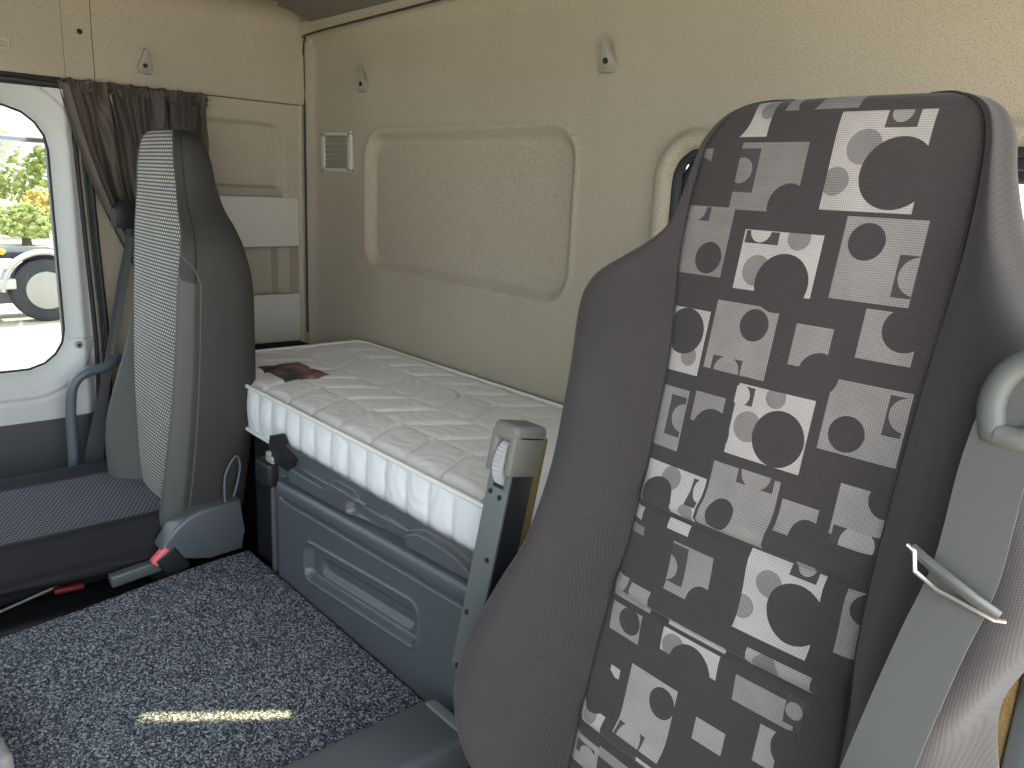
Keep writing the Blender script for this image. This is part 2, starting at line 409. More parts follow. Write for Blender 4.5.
# ---- upper side panels and cove into the ceiling
def upper(y0, y1, x0, name, mat=M['liner']):
    def fn(y, t):
        prof = [(x0, 1.532), (x0 + .004, 1.55), (x0 + .004, 1.62), (x0 + .005, 1.69), (x0 + .010, 1.74), (x0 + .03, 1.775), (x0 + .07, 1.795), (x0 + .14, 1.80)]
        p = cat(prof, t)
        return (p[0], y, p[1])
    g = grid(fn, y0, y1, 20, 0, 7, 60)
    # lower lip turned to the wall
    def lip(y, t): return (lerp(-.01, x0, t), y, 1.5295 + .001 * t)
    g2 = grid(lip, y0, y1, 20, 0, 1, 2); g.add(g2.v, g2.f)
    o = g.build(name, mat, smooth_ang=50); structure(o); return o
upper(-.642, -.006, .006, 'wall_left')
upper(-2.2, -.716, .006, 'wall_left')
upper(-.7145, -.6435, .004, 'trim_2', M['liner'])             # pillar strip
b = MB(); b.box((.0, -1.1, 1.669), (.0015, 1.1, .14)); structure(b.build('trim_3', M['dark_seam'], smooth_ang=0))
for y, z, r in ((-.672, 1.655, .007), (-.672, 1.71, .004), (-.680, 1.58, .003)):
    b = MB(); b.cyl((.008, y, z), (1, 0, 0), r, .004, 20, .001); b.cyl((.0095, y, z), (1, 0, 0), r * .55, .003, 6)
    o = b.build('screw', M['plastic_black'] if r > .005 else M['hook_grey'], loc=(.008, y, z))
    tag(o, {.007: 'dark screw in the pale pillar strip above the curtain', .004: 'small pale screw near the top of the pillar strip', .003: 'tiny pale stud low on the pillar strip above the curtain'}[r], 'screw')
# slotted clip at the left edge
b = MB()
pts = [(.013, -.868 + max(-.026, min(.026, .036 * math.cos(a))), 1.598 + max(-.009, min(.009, .0125 * math.sin(a)))) for a in [2 * PI * k / 40 for k in range(40)]]
b.tube(pts, .0022, 8, close=True)
tag(b.build('grab_slot_trim', M['liner_smooth'], loc=(.012, -.868, 1.598)), 'small rounded slot rim on the upper side panel at the far left', 'trim ring')

# ---- back wall
BX0, BX1 = .0, XR
def win_d(x, z): return rrect(x, z, 1.995, 1.212, .508, .198, .080)
def back_y(x, z):
    y = 0.0
    d = rrect(x, z, .803, 1.243, .437, .198, .075)                 # pressed panel
    left_d = .020; y += .022 * (1 - smooth(-.030, .004, d))
    y -= .004 * (1 - smooth(0, .012, abs(d - .006)))
    w = win_d(x, z)
    y -= .016 * smooth(.045, .020, w) if False else 0
    y -= .014 * (1 - smooth(.006, .024, w)) * smooth(-.022, -.004, w)
    y += .030 * (1 - smooth(-.026, -.012, w))
    # soft bulge above the mattress and rounded corner at the left
    y -= .014 * (1 - smooth(.0, .09, x)) ** 2
    y -= .05 * smooth(1.66, 1.80, z) ** 2
    return (x, y, z)
g = grid(back_y, BX0 + .012, BX1, 420, .35, 1.775, 240, hole=lambda x, z: win_d(x, z) < -.024)
structure(g.build('wall_back', M['liner'], smooth_ang=60))
# seam between side panel and back panel, curving under the ceiling
pts = [cat([(.008, -.016, .78), (.008, -.016, 1.2), (.008, -.016, 1.62), (.014, -.020, 1.695), (.045, -.03, 1.728), (.12, -.045, 1.736), (.7, -.052, 1.742), (1.4, -.052, 1.75), (XR, -.052, 1.76)], t * .1) for t in range(81)]
b = MB(); b.tube(pts, .0032, 8); structure(b.build('trim_4', M['dark_seam']))
# ---- ceiling
def ceil_z(x, y): return (x, y, 1.80 - .035 * (1 - smooth(0, .16, -y)))
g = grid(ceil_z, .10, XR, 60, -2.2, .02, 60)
structure(g.build('ceiling', M['liner_shaded'], smooth_ang=60))
b = MB(); b.box((XR / 2, -1.1, 1.93), (XR / 2 + .1, 1.2, .02)); structure(b.build('ceiling', M['liner_shaded'], smooth_ang=0))   # roof skin

# ---- outer shell behind the trim so that no light leaks in
b = MB(); b.box((XR / 2, .13, .5), (XR / 2 + .1, .02, .52)); b.box((XR / 2, .13, 1.68), (XR / 2 + .1, .02, .25)); b.box((.65, .13, 1.2), (.78, .02, .3))
structure(b.build('wall_back', M['plastic_black'], smooth_ang=0))
b = MB(); b.box((-.12, -.30, .9), (.02, .45, 1.0)); b.box((-.12, -1.2, 1.72), (.02, 1.1, .2)); b.box((-.12, -1.2, .3), (.02, 1.1, .40)); b.box((-.12, -2.0, .9), (.02, .3, 1.0))
structure(b.build('wall_left', M['plastic_black'], smooth_ang=0))

# ---- driver side wall: rear pillar, header and sill round the open door
b = MB(); b.box((XR + .03, -.14, .9), (.03, .17, .92), .01); b.box((XR + .03, -1.2, 1.80), (.03, 1.0, .06), .01); b.box((XR + .03, -1.2, .12), (.03, 1.0, .12), .01); b.box((XR + .03, -2.05, .9), (.03, .12, .92), .01)
structure(b.build('wall_right', M['door_grey'], smooth_ang=40))
# ---- front: dashboard bulkhead, header over the windscreen and pillars
b = MB(); b.box((XR / 2, -2.2, .5), (XR / 2, .04, .5), .02); b.box((XR / 2, -2.2, 1.80), (XR / 2, .04, .10), .02); b.box((.05, -2.2, 1.3), (.05, .04, .45), .02); b.box((XR - .05, -2.2, 1.3), (.05, .04, .45), .02)
structure(b.build('wall_front', M['plastic'], smooth_ang=40))
b = MB(); b.box((XR / 2, -2.2, 1.35), (XR / 2 - .1, .004, .35)); structure(b.build('window_3', M['glass'], smooth_ang=0))

# ---- rear window: rubber seal, pane
def seal(dist, yo, wd, dp):
    pts = []
    n = 120
    for k in range(n):
        a = 2 * PI * k / n; dx, dz = math.cos(a), math.sin(a)
        lo, hi = 0, 1.2
        for _ in range(30):
            m_ = (lo + hi) / 2
            if win_d(1.99 + dx * m_, 1.215 + dz * m_) < dist: lo = m_
            else: hi = m_
        pts.append((1.99 + dx * lo, yo, 1.215 + dz * lo))
    return pts
b = MB(); b.tube(seal(-.022, .016, 0, 0), .010, 10, close=True); b.tube(seal(-.036, .036, 0, 0), .014, 10, close=True); b.tube(seal(-.046, .070, 0, 0), .022, 10, close=True)
s_ = b.build('window_1', M['rubber'], smooth_ang=60); structure(s_)
b = MB(); b.box((1.99, .075, 1.215), (.49, .003, .17)); structure(b.build('window_1', M['glass'], smooth_ang=0))

# ---- passenger door with its window (height field)
def dwin(y, z): return rrect(y, z, -1.27, 1.095, .50, .355, .11)
def door_x(y, z):
    w = dwin(y, z)
    x = .03 - .035 * (1 - smooth(-.002, .050, w)) + .012 * smooth(.03, .075, w)
    x -= .012 * (1 - smooth(.0, .010, abs(w - .078))) * .4
    x -= .006 * (1 - smooth(.0, .004, abs(z - .822))) * (1 if y > -.765 else 0)
    low = .60 + .02 * math.sin((y + .7) * 2.2)
    x -= .02 * smooth(low + .006, low - .006, z)
    x -= .03 * smooth(-.735, -.700, y)
    return (x, y, z)
g = grid(door_x, -1.95, -.700, 300, .60, 1.500, 240, hole=lambda y, z: dwin(y, z) < .0)
d_ = structure(g.build('door_1', M['door_grey'], smooth_ang=60))
def door_low(y, z):
    return (.012 + .010 * math.sin(z * 9) - .03 * smooth(-.735, -.700, y) - .012 * smooth(.592, .605, z), y, z)
g = grid(door_low, -1.95, -.700, 100, .0, .604, 60); g.build('lower_lining', plain('door_lower_cloth', (.082, .085, .09), .95, .1, grain=.5, gscale=350, var=.2), d_, 60)
b = MB(); b.cyl((.028, -.742, .806), (1, 0, 0), .011, .008, 24, .002); sc1 = b.build('screw_cap', M['hook_grey'], d_)
b = MB(); b.cyl((.033, -.742, .806), (1, 0, 0), .005, .003, 6); b.build('screw_recess', M['plastic_black'], sc1)
pts = []
for k in range(96):
    a = 2 * PI * k / 96; dy, dz = math.cos(a), math.sin(a); lo, hi = 0, 1
    for _ in range(30):
        m_ = (lo + hi) / 2
        if dwin(-1.27 + dy * m_, 1.095 + dz * m_) < .0: lo = m_
        else: hi = m_
    pts.append((-.006, -1.27 + dy * lo, 1.095 + dz * lo))
b = MB(); b.tube(pts, .0035, 8, close=True); structure(b.build('window_2', M['rubber'], smooth_ang=60))
b = MB(); b.box((-.010, -1.27, 1.095), (.003, .50, .355), .0); structure(b.build('window_2', M['glass'], smooth_ang=0))
# door seals and upper rail seal
b = MB()
for off, r in ((0, .006), (.016, .005), (.03, .007)):
    b.tube([cat([(.02, -.712 + off, 1.50), (.02, -.706 + off, 1.3), (.02, -.70 + off, 1.05), (.022, -.695 + off, .8), (.024, -.705 + off, .6), (.024, -.735 + off, .4), (.024, -.78 + off, .2)], t * .1) for t in range(61)], r, 8)
structure(b.build('trim_5', M['rubber'], smooth_ang=60))
b = MB(); b.tube([(.010, -2.0, 1.525), (.010, -.9, 1.516), (.010, -.725, 1.512)], .008, 8); b.box((.004, -1.35, 1.512), (.005, .62, .020), .002); structure(b.build('trim_6', M['rubber'], smooth_ang=60))

# ================================================================== FITTINGS
# ---- coat hooks
def coat_hook(loc, N, U, label, tilt=.35):
    """N out of the wall, U sideways"""
    N, U = Vector(N), Vector(U); V = Vector((0, 0, 1)); L = Vector(loc)
    t = thing('coat_hook', label, 'hook', loc, 'grey coat hooks on the cab walls')
    out = []
    for k in range(40):
        a = 2 * PI * k / 40; c, s = math.cos(a), math.sin(a)
        w = .019 if s < 0 else lerp(.019, .0045, min(1, s * 1.25))
        u = w * (abs(c) ** .6) * (1 if c > 0 else -1); v = (s * .021 if s < 0 else s * .048) - .008
        out.append((u, v))
    b = MB(); b.prism(out, L, U, V + N * .30, N, .013, .004)
    b.build('hook_plate', M['hook_grey'], t, 50)
    b = MB(); b.cyl(L + N * .0115 + V * -.006, N + V * -.3, .0060, .006, 20); b.build('screw_hole', M['plastic_black'], t)
    b = MB(); b.box(L + N * .004 - V * .026, (abs(U.x) * .017 + abs(N.x) * .010, abs(U.y) * .017 + abs(N.y) * .010, .003), .001); b.build('hook_foot', M['hook_grey'], t)
    return t
coat_hook((.011, -.512, 1.595), (1, 0, 0), (0, 1, 0), 'grey coat hook on the upper side panel above the curtain')
coat_hook((.357, -.002, 1.585), (0, -1, 0), (1, 0, 0), 'grey coat hook on the back wall above the air vent and the pressed panel')
coat_hook((1.322, -.002, 1.572), (0, -1, 0), (1, 0, 0), 'grey coat hook on the back wall between the pressed panel and the rear window')

# ---- air vent
t = thing('air_vent', 'small beige louvred vent in the back wall corner', 'vent', (.200, 0, 1.386))
b = MB()
fr = [(-.082, -.052), (.082, -.052), (.082, .052), (-.082, .052)]
b.box((.117, -.006, 1.386), (.011, .006, .060), .003); b.box((.283, -.006, 1.386), (.011, .006, .060), .003)
b.box((.200, -.006, 1.441), (.094, .006, .006), .002); b.box((.200, -.006, 1.331), (.094, .006, .006), .002)
b.build('frame', M['vent_beige'], t)
b = MB(); b.box((.200, -.002, 1.386), (.075, .003, .05)); b.build('backing', plain('vent_backing', (.26, .24, .19), .8), t)
for k in range(7):
    b = MB(); b.box((.200, -.0065, 1.343 + k * .0145), (.074, .0034, .0018), .001, Matrix.Rotation(.5, 3, 'X')); b.build('slat', M['vent_slat'], t)

# ---- curtain
t = thing('window_curtain', 'brown grey gathered curtain bunched behind the passenger seat', 'curtain', (.03, -.53, 1.52))
def cur(s, v):
    # s across 0..1 (front to rear), v down 0..1
    y_top = lerp(-.725, -.345, s)
    front = cat([(-.728,), (-.700,), (-.665,), (-.605,), (-.56,), (-.535,)], v * 5)[0]
    rear = cat([(-.345,), (-.352,), (-.372,), (-.40,), (-.42,), (-.43,)], v * 5)[0]
    y = lerp(front, rear, s)
    ph = s * 2 * PI * 13 + 1.3 * math.sin(s * 17)
    n1 = noise.noise(Vector((s * 9, v * 3, .3)))
    ga = 1 - smooth(.0, .35, v)
    fold = math.sin(ph + n1 * 1.5) * (.006 + .013 * ga ** 2 * (.5 + noise.noise(Vector((s * 11, 5, 0))))) + math.sin(s * 2 * PI * 5.2 + v * 2.2 + n1) * .020 * (1 - .4 * ga)
    x = .030 + fold + .006 * noise.noise(Vector((s * 30, v * 6, 1.2))) * (1 + 4 * ga) + .012 * v
    y += .004 * math.cos(ph) * (1 - v)
    z = lerp(1.526, .78, v) + .004 * math.sin(ph * .5) * (1 - v)
    return (x, y, z)
g = grid(cur, 0, 1, 260, 0, 1, 120)
c_ = g.build('cloth', M['curtain'], t, 180)
md = c_.modifiers.new('th', 'SOLIDIFY'); md.thickness = .0016
b = MB()
def tie(s, v):  # tied-back front fold sweeping to the rear
    P = cat([(.048, -.722, 1.515), (.056, -.700, 1.40), (.068, -.665, 1.26), (.075, -.615, 1.12), (.082, -.565, 1.0), (.085, -.53, .9)], v * 5)
    w = lerp(.022, .018, v)
    a = (s - .5) * 2
    return (P[0] + .008 * math.cos(a * PI * 1.4) + .003 * math.sin(a * 9), P[1] + a * w, P[2] - a * .008 + .0)
g = grid(tie, 0, 1, 24, 0, 1, 70); q = g.build('front_fold', M['curtain'], t, 180); md = q.modifiers.new('th', 'SOLIDIFY'); md.thickness = .0016
def header(s, v):
    y = lerp(-.735, -.342, s); ph = s * 2 * PI * 22 + 2 * math.sin(s * 11)
    return (.030 + .011 * math.sin(ph + 6 * noise.noise(Vector((s * 20, v * 1.5, 4)))) * (.6 + .9 * noise.noise(Vector((s * 14, 3, 0)))) + .004 * noise.noise(Vector((s * 40, v * 2, 0))), y, 1.529 - .032 * v - .004 * math.sin(ph * .37 + 1))
g = grid(header, 0, 1, 260, 0, 1, 10); q = g.build('gathered_heading', M['curtain'], t, 180); md = q.modifiers.new('th', 'SOLIDIFY'); md.thickness = .0016

# ---- passenger grab rail
t = thing('grab_rail', 'bent grey tubular grab rail beside the passenger door', 'grab rail', (.15, -.80, .45))
pts = [cat([(.10, -.655, .775), (.14, -.700, .760), (.15, -.755, .752), (.15, -.790, .722), (.15, -.803, .66), (.15, -.806, .56), (.15, -.808, .44), (.15, -.806, .30)], q * .1) for q in range(71)]
b = MB(); b.tube(pts, .0135, 14); b.build('tube', M['rod'], t, 60)
b = MB(); b.cyl((.15, -.806, .30), (0, 0, 1), .024, .02, 20, .003); b.box((.09, -.806, .285), (.08, .03, .01), .003); b.build('mount', M['plastic_black'], t)

# ---- passenger seat belt
t = thing('seat_belt', 'charcoal lap and shoulder belt hanging beside the far passenger seat', 'seat belt', (.16, -.65, .45))
b = MB()
path = [(.13, -.617, 1.151), (.13, -.618, 1.11), (.13, -.646, .991), (.13, -.686, .803), (.13, -.717, .661), (.13, -.742, .547), (.13, -.757, .459)]
hw = [.008, .008, .010, .011, .014, .021, .026]
path2 = [cat([p + (h,) for p, h in zip(path, hw)], q * .1) for q in range(61)]
side = [Vector((.25 * p[3], p[3], 0)) for p in path2]
b.ribbon([p[:3] for p in path2], side, .0022); b.build('webbing', M['belt_dark'], t, 60)
path2 = [cat([(.136, -.612, 1.12, .0065), (.136, -.637, 1.0, .0075), (.136, -.660, .90, .0065), (.136, -.684, .79, .004)], q * .1) for q in range(31)]
b = MB(); b.ribbon([p[:3] for p in path2], [Vector((.003, p[3], 0)) for p in path2], .002); b.build('webbing', M['belt'], t, 60)
b = MB(); b.prism([(-.03, -.02), (.028, -.028), (.032, .02), (.0, .055), (-.028, .03)], (.095, -.622, 1.165), (0, 1, 0), (0, 0, 1), (1, 0, 0), .04, .006); b.build('upper_guide', M['plastic_black'], t)
b = MB(); b.box((.135, -.757, .450), (.012, .034, .010), .004); b.cyl((.15, -.735, .450), (1, 0, 0), .008, .014, 16); b.build('anchor', M['plastic_black'], t)
b = MB(); b.ball((.185, -.690, .462), .013, 2); b.cyl((.19, -.705, .44), (0, 1, .3), .010, .03, 16, .002); b.build('anchor_bolt', M['brass'], t)
pts = [cat([(.19, -.695, .50), (.19, -.712, .485), (.19, -.722, .455), (.19, -.722, .43)], q * .1) for q in range(31)]
b = MB(); b.tube(pts, .006, 8); b.build('cable', M['plastic_lt'], t)

# ================================================================== SEATS
def seat_ring(r, cx, quilt, n_c=24):
    """r = z, yc, p, w, b, t ; half ring from centre front to centre back"""
    z, yc, p, w, bb, th = r
    d = max(w - p, .004)
    fr = []
    for k in range(n_c + 1):
        u = p * k / n_c
        edge = smooth(.0, .018, p - u)
        crown = -.006 * math.cos(u / p * PI / 2)
        fr.append((u, yc + quilt(u, z) * edge + crown * edge + .003 * (1 - smooth(0, .008, p - u))))
    ctrl = [(p, yc + .003), (p + .10 * d, yc - .18 * bb), (p + .32 * d, yc - .62 * bb), (p + .62 * d, yc - .96 * bb), (p + .90 * d, yc - .90 * bb),
            (w, yc - .35 * bb + .012), (w + .002, yc + .35 * th), (w - .008, yc + .75 * th), (w - .20 * w, yc + th), (w * .45, yc + th * 1.04), (0, yc + th * 1.05)]
    sd = [cat(ctrl, k / 5) for k in range(0, 51)]
    return fr, sd

def seat_back(t, cx, rings, quilt, m_center, m_bol, m_back, sub=8, names=('centre_panel', 'side_bolster', 'back_shell'), cut=32, left=lambda z: 1.0, leftb=lambda z: 1.0, rightb=lambda z: 1.0):
    n = (len(rings) - 1) * sub
    R_ = [cat(rings, k / sub) for k in range(n + 1)]
    C_ = MB(); B1 = [MB(), MB()]; K = MB()
    rows = [seat_ring(r, cx, quilt) for r in R_]
    nc = len(rows[0][0]); ns = len(rows[0][1])
    def sheet(mb, getter, m):
        base = len(mb.v)
        for i in range(n + 1):
            for j in range(m): mb.v.append(Vector(getter(i, j)))
        for i in range(n):
            for j in range(m - 1): mb.f.append((base + i * m + j, base + i * m + j + 1, base + (i + 1) * m + j + 1, base + (i + 1) * m + j))
    def zz(i): return R_[i][0]
    def cfront(i, j):
        k = j - (nc - 1); u, y = rows[i][0][abs(k)]
        return (cx + (u if k > 0 else -u * left(zz(i))), y, zz(i))
    sheet(C_, cfront, 2 * nc - 1)
    for sgn, mb in ((1, B1[0]), (-1, B1[1])):
        def fb(i, j, sgn=sgn):
            u, y = rows[i][1][j]
            if sgn > 0: p = rows[i][1][0][0]; u = p + (u - p) * rightb(zz(i)) if u > p else u
            if sgn < 0: p = rows[i][1][0][0]; u = p * left(zz(i)) + (u - p) * leftb(zz(i)) if u > p else u * left(zz(i)); y = min(y, R_[i][1] + (y - R_[i][1]) * leftb(zz(i))) if y > R_[i][1] else R_[i][1] + (y - R_[i][1]) * leftb(zz(i))
            return (cx + sgn * u, y, zz(i))
        sheet(mb, fb, cut + 1)
        # close the lower end
    m = 2 * (ns - cut) - 1
    def bk(i, j):
        k = j - (ns - 1 - cut); u, y = rows[i][1][ns - 1 - abs(k)]
        p = rows[i][1][0][0]
        if k > 0: u = p + (u - p) * rightb(zz(i)) if u > p else u
        else: u = -(p * left(zz(i)) + (u - p) * leftb(zz(i)) if u > p else u * left(zz(i)))
        return (cx + u, y, zz(i))
    sheet(K, bk, m)
    # top cap belongs to the centre panel
    top = [(cx + u, y, zz(n)) for u, y in rows[n][0]] + [(cx + u, y, zz(n)) for u, y in rows[n][1][1:]]
    ring = top + [(cx - (p[0] - cx) * left(zz(n)), p[1], p[2]) for p in top[::-1][1:-1]]
    K.add(ring, [tuple(range(len(ring)))])
    out = [C_.build(names[0], m_center, t, 70)]
    for mb in B1: out.append(mb.build(names[1], m_bol, t, 70))
    out.append(K.build(names[2], m_back, t, 70))
    for o in out[:3]:
        md = o.modifiers.new('th', 'SOLIDIFY'); md.thickness = .0015; md.offset = -1
    return out, rows, R_

# ---- driver seat
DX = 2.065
t = thing('driver_seat', 'large driver seat in the foreground with grey block and circle pattern', 'seat', (DX, -.60, 0))
drv = t
def yc(z): return -.722 + .2 * z
def R6(z, p, w, b_, th, dy=0): return (z, yc(z) + dy, p, w, b_, th)
rings = [R6(.46, .165, .20, .09, .05), R6(.54, .168, .21, .12, .05), R6(.60, .168, .262, .14, .05), R6(.655, .167, .298, .14, .05), R6(.72, .165, .300, .13, .05), R6(.80, .160, .272, .12, .06),
         R6(.868, .152, .246, .11, .09), R6(.957, .149, .246, .09, .14), R6(1.054, .150, .256, .08, .13), R6(1.14, .152, .268, .07, .12), R6(1.184, .154, .265, .06, .12), R6(1.225, .156, .228, .05, .11),
         R6(1.278, .157, .192, .030, .11), R6(1.333, .155, .172, .016, .10), R6(1.372, .150, .162, .010, .10), R6(1.396, .140, .150, .006, .092, .003), R6(1.409, .124, .132, .004, .078, .010), R6(1.4155, .101, .108, .001, .055, .022), R6(1.417, .075, .08, 0, .03, .035)]
def dq(u, z):
    o = 0
    for q in (.922, .800, .617): 
        o += .007 * math.exp(-((z - q) / .005) ** 2)
        o -= .013 * math.exp(-((z - q - .016) / .016) ** 2)
        o -= .004 * math.exp(-((z - q + .02) / .02) ** 2)
    return o
parts, rows, RR = seat_back(t, DX, rings, dq, M['pattern'], M['seat_fabric'], M['seat_fabric'], left=lambda z: lerp(1.0, 1.09, smooth(1.08, 1.26, z)) - .06 * smooth(1.36, 1.41, z), leftb=lambda z: lerp(1.0, .35, smooth(1.2, 1.28, z)), rightb=lambda z: lerp(1.0, 1.6, smooth(1.15, .98, z)) - .45 * smooth(.96, .80, z))
# seams beside the panel
for sgn in (-1, 1):
    b = MB(); b.tube([(DX + sgn * r[2] * (1 if sgn > 0 else lerp(1.0, 1.09, smooth(1.08, 1.26, r[0])) - .06 * smooth(1.36, 1.41, r[0])), r[1] + .0026, r[0]) for r in RR[::3] if r[0] < 1.4125], .0011, 6); b.build('seam_piping', plain('dark_seam_cord', (.035, .031, .032), .9, .1), t)
# cushion (below the frame of the photo)
b = MB(); b.box((DX, -.93, .40), (.26, .26, .07), .045, None, 5); b.build('seat_cushion', M['seat_fabric'], t)
b = MB(); b.box((DX, -.86, .16), (.19, .20, .16), .02); b.build('seat_base', M['plastic_black'], t)
# armrest folded up beside the backrest
a = bpy.data.objects.new('armrest', None)
b = MB()
AX0, AX1 = 1.697, 1.739
def apt(x, z, off, s=0): return Vector((x, -.722 + .2 * z - off, z))
U = Vector((1, 0, 0)); V = Vector((0, .2, 1)).normalized(); N = Vector((0, -1, .2)).normalized()
def abox(mb, x0, x1, z0, z1, o0, o1, r, seg=3):
    c = (apt((x0 + x1) / 2, (z0 + z1) / 2, (o0 + o1) / 2))
    Rm = Matrix((U, -N, V)).transposed()
    mb.box(c, ((x1 - x0) / 2, abs(o1 - o0) / 2, (z1 - z0) / 2 * 1.02), r, Rm, seg)
b = MB(); abox(b, AX0, AX1, .615, .921, .012, .056, .003); arm = b.build('armrest', M['plastic_black'], t)
b = MB(); abox(b, AX0 - .001, AX1 + .001, .615, .888, .056, .061, .0015)
abox(b, AX0 - .001, AX0 + .009, .885, .925, .056, .061, .0015); abox(b, AX1 - .009, AX1 + .001, .885, .925, .056, .061, .0015)
b.build('channel_plate', plain('channel_grey_plastic', (.105, .115, .115), .45, .4, grain=.2, gscale=500), arm)
b = MB(); abox(b, AX0 - .005, AX0 + .0085, .905, .965, .008, .068, .004); abox(b, AX1 - .0085, AX1 + .004, .905, .965, .008, .068, .004); abox(b, AX0 - .005, AX1 + .004, .950, .977, .004, .068, .009, 5); abox(b, AX0, AX1, .918, .965, .004, .040, .003)
b.build('end_cap', plain('cap_grey_plastic', (.15, .145, .13), .6, .3, grain=.4, gscale=500), arm)
b = MB(); c0 = apt((AX0 + AX1) / 2, .922, .052)
n = 60; pro = []
for k in range(n):
    an = 2 * PI * k / n; rr = .0265 if k % 2 else .0245; pro.append((rr * math.cos(an) * .75, rr * math.sin(an) * 1.25))
b.prism(pro, c0 - U * .0085, N, V, U, .017); b.build('ribbed_wheel', plain('pale_ribbed_plastic', (.36, .36, .37), .5, .4), arm, 20)
for x, z in ((AX0 + .009, .880), (AX1 - .012, .876), (AX1 - .012, .785), (AX0 + .010, .700), (AX0 + .012, .62)):
    b = MB(); b.cyl(apt(x, z, .0612), N, .0042, .0012, 16); b.build('hole', M['plastic_black'], arm)
b = MB(); abox(b, AX0 + .004, AX1 - .001, .62, .955, -.006, .013, .006, 5); b.build('padding', M['tan_felt'], arm)  # gold sunlight on the padding edge is put into its tan colour

# ---- driver belt
t = thing('seat_belt', 'grey seat belt with a bright metal tongue running over the driver seat', 'seat belt', (2.33, -.58, .80))
ctrl = [(2.330, 1.170, .088, .020), (2.322, 1.145, .090, .024), (2.318, 1.096, .094, .025), (2.320, 1.014, .102, .0255), (2.314, .957, .118, .024), (2.311, .91, .136, .021), (2.307, .854, .152, .016), (2.298, .78, .168, .012), (2.285, .66, .175, .012)]
pp = [cat(ctrl, q * .1) for q in range(81)]
path = [(p[0], -.722 + .2 * p[1] - p[2], p[1]) for p in pp]
side = []
for i, p in enumerate(pp):
    tw = smooth(.88, .70, p[1]) * 1.1
    T = Vector(path[min(i + 1, 80)]) - Vector(path[max(0, i - 1)]); T.normalize()
    S = Vector((math.cos(tw), -math.sin(tw), .0)); S -= T * S.dot(T); side.append(S.normalized() * .0245 if p[1] < 1.12 else S.normalized() * p[3])
b = MB(); b.ribbon(path, side, .002); b.build('webbing', M['belt'], t, 60)
# D shaped guide the belt hangs from
def gp(x, z, off=.090): z -= .026; x += .004; return Vector((x, -.722 + .2 * z - off, z))
loop = [gp(*q) for q in ((2.306, 1.150), (2.300, 1.175), (2.306, 1.200), (2.326, 1.216), (2.352, 1.216), (2.374, 1.205), (2.386, 1.18), (2.384, 1.155), (2.365, 1.148), (2.344, 1.162), (2.328, 1.150))]
lp = [cat([tuple(v) for v in loop + [loop[0]]], q * .2) for q in range(55)]
b = MB(); b.tube(lp, .0115, 12, close=True, flat=(1.0, .8)); b.prism([(.0, -.03), (.055, -.028), (.068, 0), (.055, .026), (.018, .03), (-.004, .012)], gp(2.317, 1.183, .068), U, V, -N, .018, .003)
b.build('belt_guide', plain('guide_grey_plastic', (.085, .088, .084), .5, .4), t, 60)
# tongue
tg = thing  # metal tongue plate across the webbing
A = gp(2.275, 1.046, .104); B = gp(2.348, 1.018, .104); D = (B - A).normalized(); W_ = D.cross(Vector((0, -1, .2)).normalized()).normalized()
b = MB()
b.tube([A + N * .004, A + D * .02 + N * .010, A + D * .06 + N * .010, B + N * .004], [.004, .0045, .0045, .004], 10, flat=(1.2, .8))
tong = b.build('belt_tongue', plain('dark_coated_metal', (.10, .10, .10), .35, .5, .3), t, 60)
b = MB(); h = W_ * (.013 if W_.z < 0 else -.013)
q = [A - D * .006 + N * .006, A + D * .026 + N * .012, A + D * .040 + h * .9 + N * .012, A + D * .012 + h * 1.15 + N * .010]
q = [A - D * .004 + N * .006, A + h * 0 + D * .004 + N * .008 , A + h * 1.0 + D * .014 + N * .010, A + h * 1.0 + D * .036 + N * .012, B + h * .35 + N * .006, B + D * .006 + N * .004]
b.tube(q, .0021, 8); b.build('metal_plate', M['metal'], tong)

# ---- belt reel cover at the right edge
t = thing('belt_reel_cover', 'dark grey plastic cover right of the driver seat at the lower right edge', 'cover', (2.44, -.42, .60))
b = MB(); b.box((2.412, -.38, .72), (.070, .10, .22), .018, None, 4); b.build('housing', M['plastic'], t)
b = MB(); b.box((2.336, -.38, .80), (.006, .085, .12), .003); b.build('edge_strip', M['tan_felt'], t)

# ---- seat rail cover right of the carpet
t = thing('rail_cover', 'dark grey plastic trim box at the right corner of the carpet', 'trim box', (1.62, -.77, .40))
b = MB(); b.box((1.628, -.80, .432), (.060, .20, .034), .012, None, 4); b.box((1.628, -.80, .2), (.05, .18, .2), .01); b.build('housing', M['plastic'], t)
b = MB(); b.box((1.628, -.612, .440), (.050, .014, .028), .008, None, 4); b.build('end_ridge', plain('ridge_grey', (.15, .165, .17), .35, .45), t)

# ---- carpet on the tunnel
b = MB()
def carp(u, v):
    y = lerp(-1.42, -.566, v); x = lerp(.760 + .09 * smooth(-.56, -1.2, y) * 1.0, 1.535, u)
    e = min(smooth(0, .02, u * .8), smooth(1, .975, u), smooth(1, .985, v), 1)
    return (x, y, .400 + .012 * e + .0018 * noise.noise(Vector((x * 160, y * 160, 0))) * e)
g = grid(carp, 0, 1, 400, 0, 1, 400)
tag(g.build('carpet_mat', M['carpet'], smooth_ang=180, loc=(1.13, -1.0, .40)), 'blue grey speckled looped carpet mat between the two seats', 'carpet')

# ---- dashboard console corner, bottom left
b = MB(); b.box((1.19, -1.245, .444), (.14, .07, .03), .012, Matrix.Rotation(.10, 3, 'Z'), 4)
t = thing('dash_console', 'grey dashboard console corner at the bottom left of the carpet', 'console', (1.19, -1.245, .41))
b.build('housing', plain('console_grey', (.22, .21, .20), .5, .3, grain=.2, gscale=500), t)
b = MB(); b.box((1.20, -1.172, .435), (.04, .003, .012), .001, Matrix.Rotation(.10, 3, 'Z')); b.build('tray_slot', M['plastic_black'], t)

